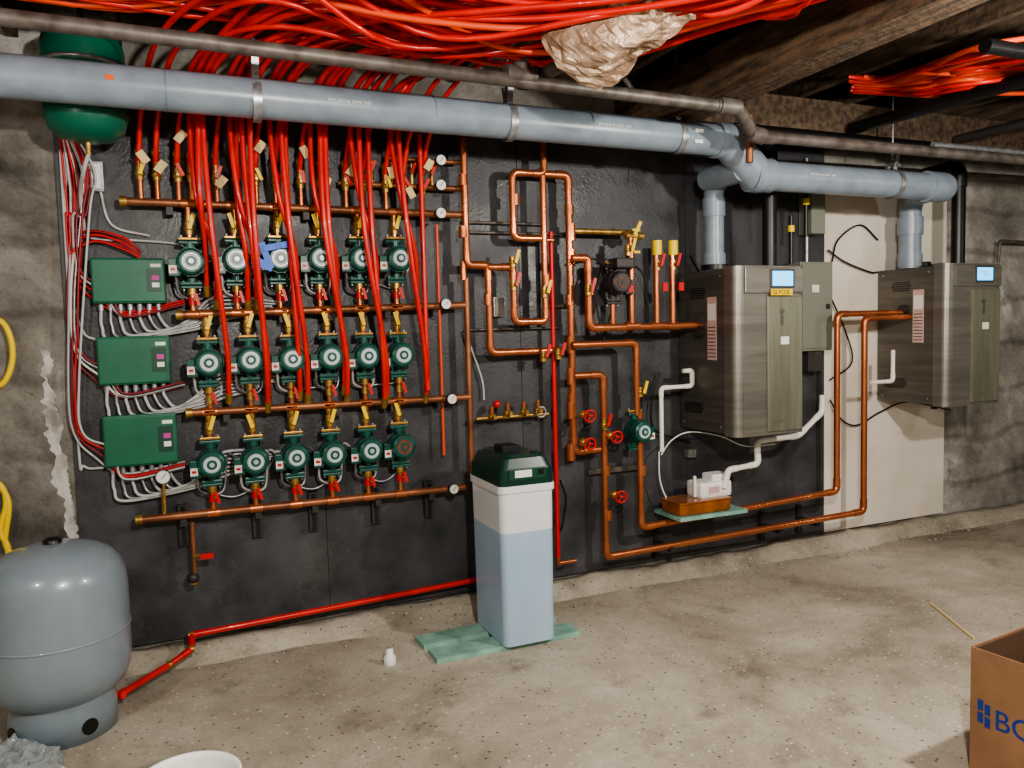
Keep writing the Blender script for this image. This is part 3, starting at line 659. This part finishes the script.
# ------------------------------------------------------------------ softener on planks
zt=.03
A=G(505,649,zt); x0,yf=A.x,A.y; x1=x0+.29; y1=yf+.43
b=B('water_softener')
def rr(x0,x1,y0,y1,r,n=5):
    o=[]
    for cx,cy,a0 in ((x1-r,y1-r,0),(x0+r,y1-r,90),(x0+r,y0+r,180),(x1-r,y0+r,270)):
        for k in range(n+1):
            t=math.radians(a0+90*k/n); o.append((cx+r*math.cos(t),cy+r*math.sin(t)))
    return o
def hmix(z0,z1,i0,i1,mat):
    A_=[V((x,y,z0)) for x,y in rr(x0+i0,x1-i0,yf+i0,y1-i0,.035)]; C_=[V((x,y,z1)) for x,y in rr(x0+i1,x1-i1,yf+i1,y1-i1,.035)]; n=len(A_)
    b.add(A_+C_,[[i,(i+1)%n,n+(i+1)%n,n+i] for i in range(n)],mat,False); b.add(A_,[list(range(n))[::-1]],mat); b.add(C_,[list(range(n))],mat)
hmix(zt,.60,.006,.002,'brine_blue'); hmix(.60,.80,.002,0,'brine_white'); hmix(.80,.835,-.008,-.008,'brine_white'); hmix(.835,.91,-.004,.0,'lid_green'); hmix(.91,.965,.004,.025,'lid_green')
hmix(.965,.98,.045,.055,'lid_green')
b.box((x0+.145,yf+.0,.89),(.2,.012,.055),'box_green_dk',bev=.004); b.box((x0+.12,yf-.007,.893),(.09,.003,.035),'label'); b.box((x0+.215,yf-.007,.895),(.03,.003,.025),'black')
b.cyl((x0+.23,yf+.08,.94),(x0+.23,yf+.08,.985),.03,'lid_green')
b.box((x0+.13,yf+.22,.985),(.1,.12,.05),'black_matte',bev=.01)
b.tube(cat([V((x1-.05,y1-.1,.88)),V((x1+.0,y1+.02,.95)),V((x1+.05,y1+.05,.7)),V((x1+.03,y1+.05,.35)),V((x1+.06,y1+.07,.5))]),.011,'black')
b.done()
def plank(uv,L_,w,ang=0):
    b=B('teal_plank'); p=G(*uv,.013); R=Rz(ang); c=p+R@V((L_/2,w/2,0)); b.box((c.x,c.y,.013),(L_,w,.026),'teal_wood',rot=R,bev=.002); b.done()
plank((437,662),.78,.14,-.0); plank((424,648),.76,.14,.05)
b=B('plastic_cap'); p=G(390,664); b.lathe([(.028,0),(.03,.005),(.03,.035),(.022,.045),(.018,.048),(.018,.075),(0,.076)],p,'white'); b.done()
# ------------------------------------------------------------------ big grey pressure tank
b=B('pressure_tank'); p=G(65,728); R=.268; c=V((p.x,p.y,0))
b.lathe([(.17,0),(.2,.0),(.2,.1),(.19,.16),(.185,.2)],c,'tank_grey',seg=40)
b.lathe([(.0,.125),(.1,.13),(.19,.155),(.235,.19),(.26,.24),(R,.30),(R,.36),(R,.405),(R,.411)],c,'tank_grey',seg=48)
b.lathe([(R,.411),(R+.003,.413),(R+.003,.42),(R,.422)],c,'tank_grey',seg=48)
b.lathe([(R,.422),(R,.43),(R,.5),(R,.58),(.262,.64),(.245,.69),(.21,.73),(.16,.757),(.09,.776),(.03,.782),(0,.783)],c,'tank_grey',seg=48)
b.lathe([(.035,.77),(.035,.795),(.02,.805),(0,.806)],c,'black',seg=16)
d=(CAM-c); d.z=0; a0=math.atan2(d.y,d.x)
for da in (.45,-1.1):
    a=a0+da; q=c+V((.197*math.cos(a),.197*math.sin(a),.06)); n=V((math.cos(a),math.sin(a),0)); b.cyl(q,q+n*.006,.032,'black',seg=20)
b.done()
b=B('plastic_wrap'); 
for k,(u,v) in enumerate(((8,748),(30,757),(5,768))):
    q=G(u,v,.05); n=18; vs=[];fs=[]
    for i in range(n+1):
        for j in range(n):
            ph=math.pi*.5*i/n; t=2*math.pi*j/n; dd=V((math.sin(ph)*math.cos(t),math.sin(ph)*math.sin(t),math.cos(ph))); r=.1*(1+.5*noise.noise(dd*4+V((k*7,0,0))))
            vs.append(V((q.x,q.y,0))+V((dd.x*r,dd.y*r,max(.0,dd.z*r*.7))))
    for i in range(n):
        for j in range(n): fs.append([i*n+j,(i+1)*n+j,(i+1)*n+(j+1)%n,i*n+(j+1)%n])
    b.add(vs,fs,'wrap',False)
b.done()
b=B('plastic_bucket'); p=G(187,778,.36); b.lathe([(0,0),(.115,0),(.14,.34),(.147,.34),(.147,.36),(.138,.36),(.135,.34),(.112,.01),(0,.01)],(p.x,p.y,0),'white',seg=40); b.done()
b=B('garden_hose')
for px in ([(-15,318),(2,322),(11,340),(12,362),(4,382),(-12,390)],[(-12,478),(2,487),(6,505),(0,530),(8,548),(4,566),(-14,575)],[(-14,470),(8,500),(5,540),(10,560),(-10,590)]):
    b.tube(cat([W(u,v,.06) for u,v in px]),.013,'yellow',8)
b.done()
# foil-wrapped pipe
b=B('foil_pipe_insulation'); 
A0=W(668,-30,1.75); A1=W(578,56,1.3); pts=cat([A0,A0*.66+A1*.34,A0*.33+A1*.67,A1],10)
n=len(pts); vs=[];seg=36; a=None
for i,p in enumerate(pts):
    d=(pts[min(i+1,n-1)]-pts[max(i-1,0)]).normalized(); a=d.orthogonal().normalized() if a is None else (a-d*a.dot(d)).normalized(); bb=d.cross(a)
    for j in range(seg):
        t=2*math.pi*j/seg; cs=V((math.cos(t),math.sin(t),0)); r=.16*(1+.45*noise.noise(p*6+cs*1.4)+.22*abs(noise.noise(p*15+cs*4))+.1*noise.noise(p*40+cs*9)); 
        if i in(0,n-1): r*=.5
        if i in(1,n-2): r*=.8
        vs.append(p+a*(r*math.cos(t))+bb*(r*math.sin(t)))
b.add(vs,[[k*seg+i,k*seg+(i+1)%seg,(k+1)*seg+(i+1)%seg,(k+1)*seg+i] for k in range(n-1) for i in range(seg)],'foil',False)
b.add(vs[-seg:],[list(range(seg))],'foil'); b.pipe([A0,A1,W(548,72,1.02)],.03,'steel_pipe'); b.done()
# ------------------------------------------------------------------ cardboard box
Lp=G(970,770); Hh=.45; bx,by=Lp.x,Lp.y; w,d=.34,.6; t=.006; ba=math.radians(6); Rb=Rz(ba); piv=V((bx,by,0))
b=B('cardboard_box')
b.box((bx+w/2,by-d/2,.004),(w,d,.006),'cardboard')
b.box((bx,by-d/2,Hh/2),(t,d,Hh),'cardboard'); b.box((bx+w,by-d/2,Hh/2),(t,d,Hh),'cardboard'); b.box((bx+w/2,by,Hh/2),(w,t,Hh),'cardboard'); b.box((bx+w/2,by-d,Hh/2),(w,t,Hh),'cardboard')
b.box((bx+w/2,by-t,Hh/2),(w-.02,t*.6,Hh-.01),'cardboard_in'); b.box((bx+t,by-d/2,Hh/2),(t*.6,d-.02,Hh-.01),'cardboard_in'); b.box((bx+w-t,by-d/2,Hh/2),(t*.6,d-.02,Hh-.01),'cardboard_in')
for yy,zz in ((.035,.255),(.035,.21),(.059,.245),(.059,.2)): b.box((bx-.0045,by-yy,zz),(.002,.018,.036),'cardblue')
b.v=[piv+Rb@(q-piv) for q in b.v]
o=b.done(); tp=piv+Rb@V((-.004,-.08,.19)); text('BO',tp,.10,'cardblue',(math.pi/2,0,-math.pi/2+ba),o,'box_lettering')
b=B('glue_bottle'); q=G(979,764,0); b.lathe([(0,0),(.018,0),(.02,.01),(.02,.07),(.012,.09),(.008,.11),(0,.112)],(q.x-.03,q.y-.06,0),'orange',seg=16); b.done()
b=B('wood_stick'); a=G(930,604); c=G(974,640); b.box(((a+c)/2)+V((0,0,.006)),((c-a).length,.010,.01),'tag',rot=Rz(math.atan2(c.y-a.y,c.x-a.x))); b.done()
# ------------------------------------------------------------------ lights
def lamp(name,loc,e,r,col=(1,.95,.86)):
    l=bpy.data.lights.new(name,'POINT'); l.energy=e; l.shadow_soft_size=r; l.color=col; o=bpy.data.objects.new(name,l); o.location=loc; bpy.context.scene.collection.objects.link(o)
lamp('lamp_and_fill',(.7,-3.9,2.45),310,.06); lamp('lamp_and_fill',(3.2,-3.0,2.4),200,.06); lamp('lamp_and_fill',(6.0,-3.2,2.3),35,.1); lamp('lamp_and_fill',(-1.4,-2.8,2.3),65,.1)  # last two are added fill lights, with no fixture behind them
w=bpy.data.worlds.new('world'); bpy.context.scene.world=w; w.use_nodes=True; w.node_tree.nodes['Background'].inputs[0].default_value=(.02,.02,.02,1)
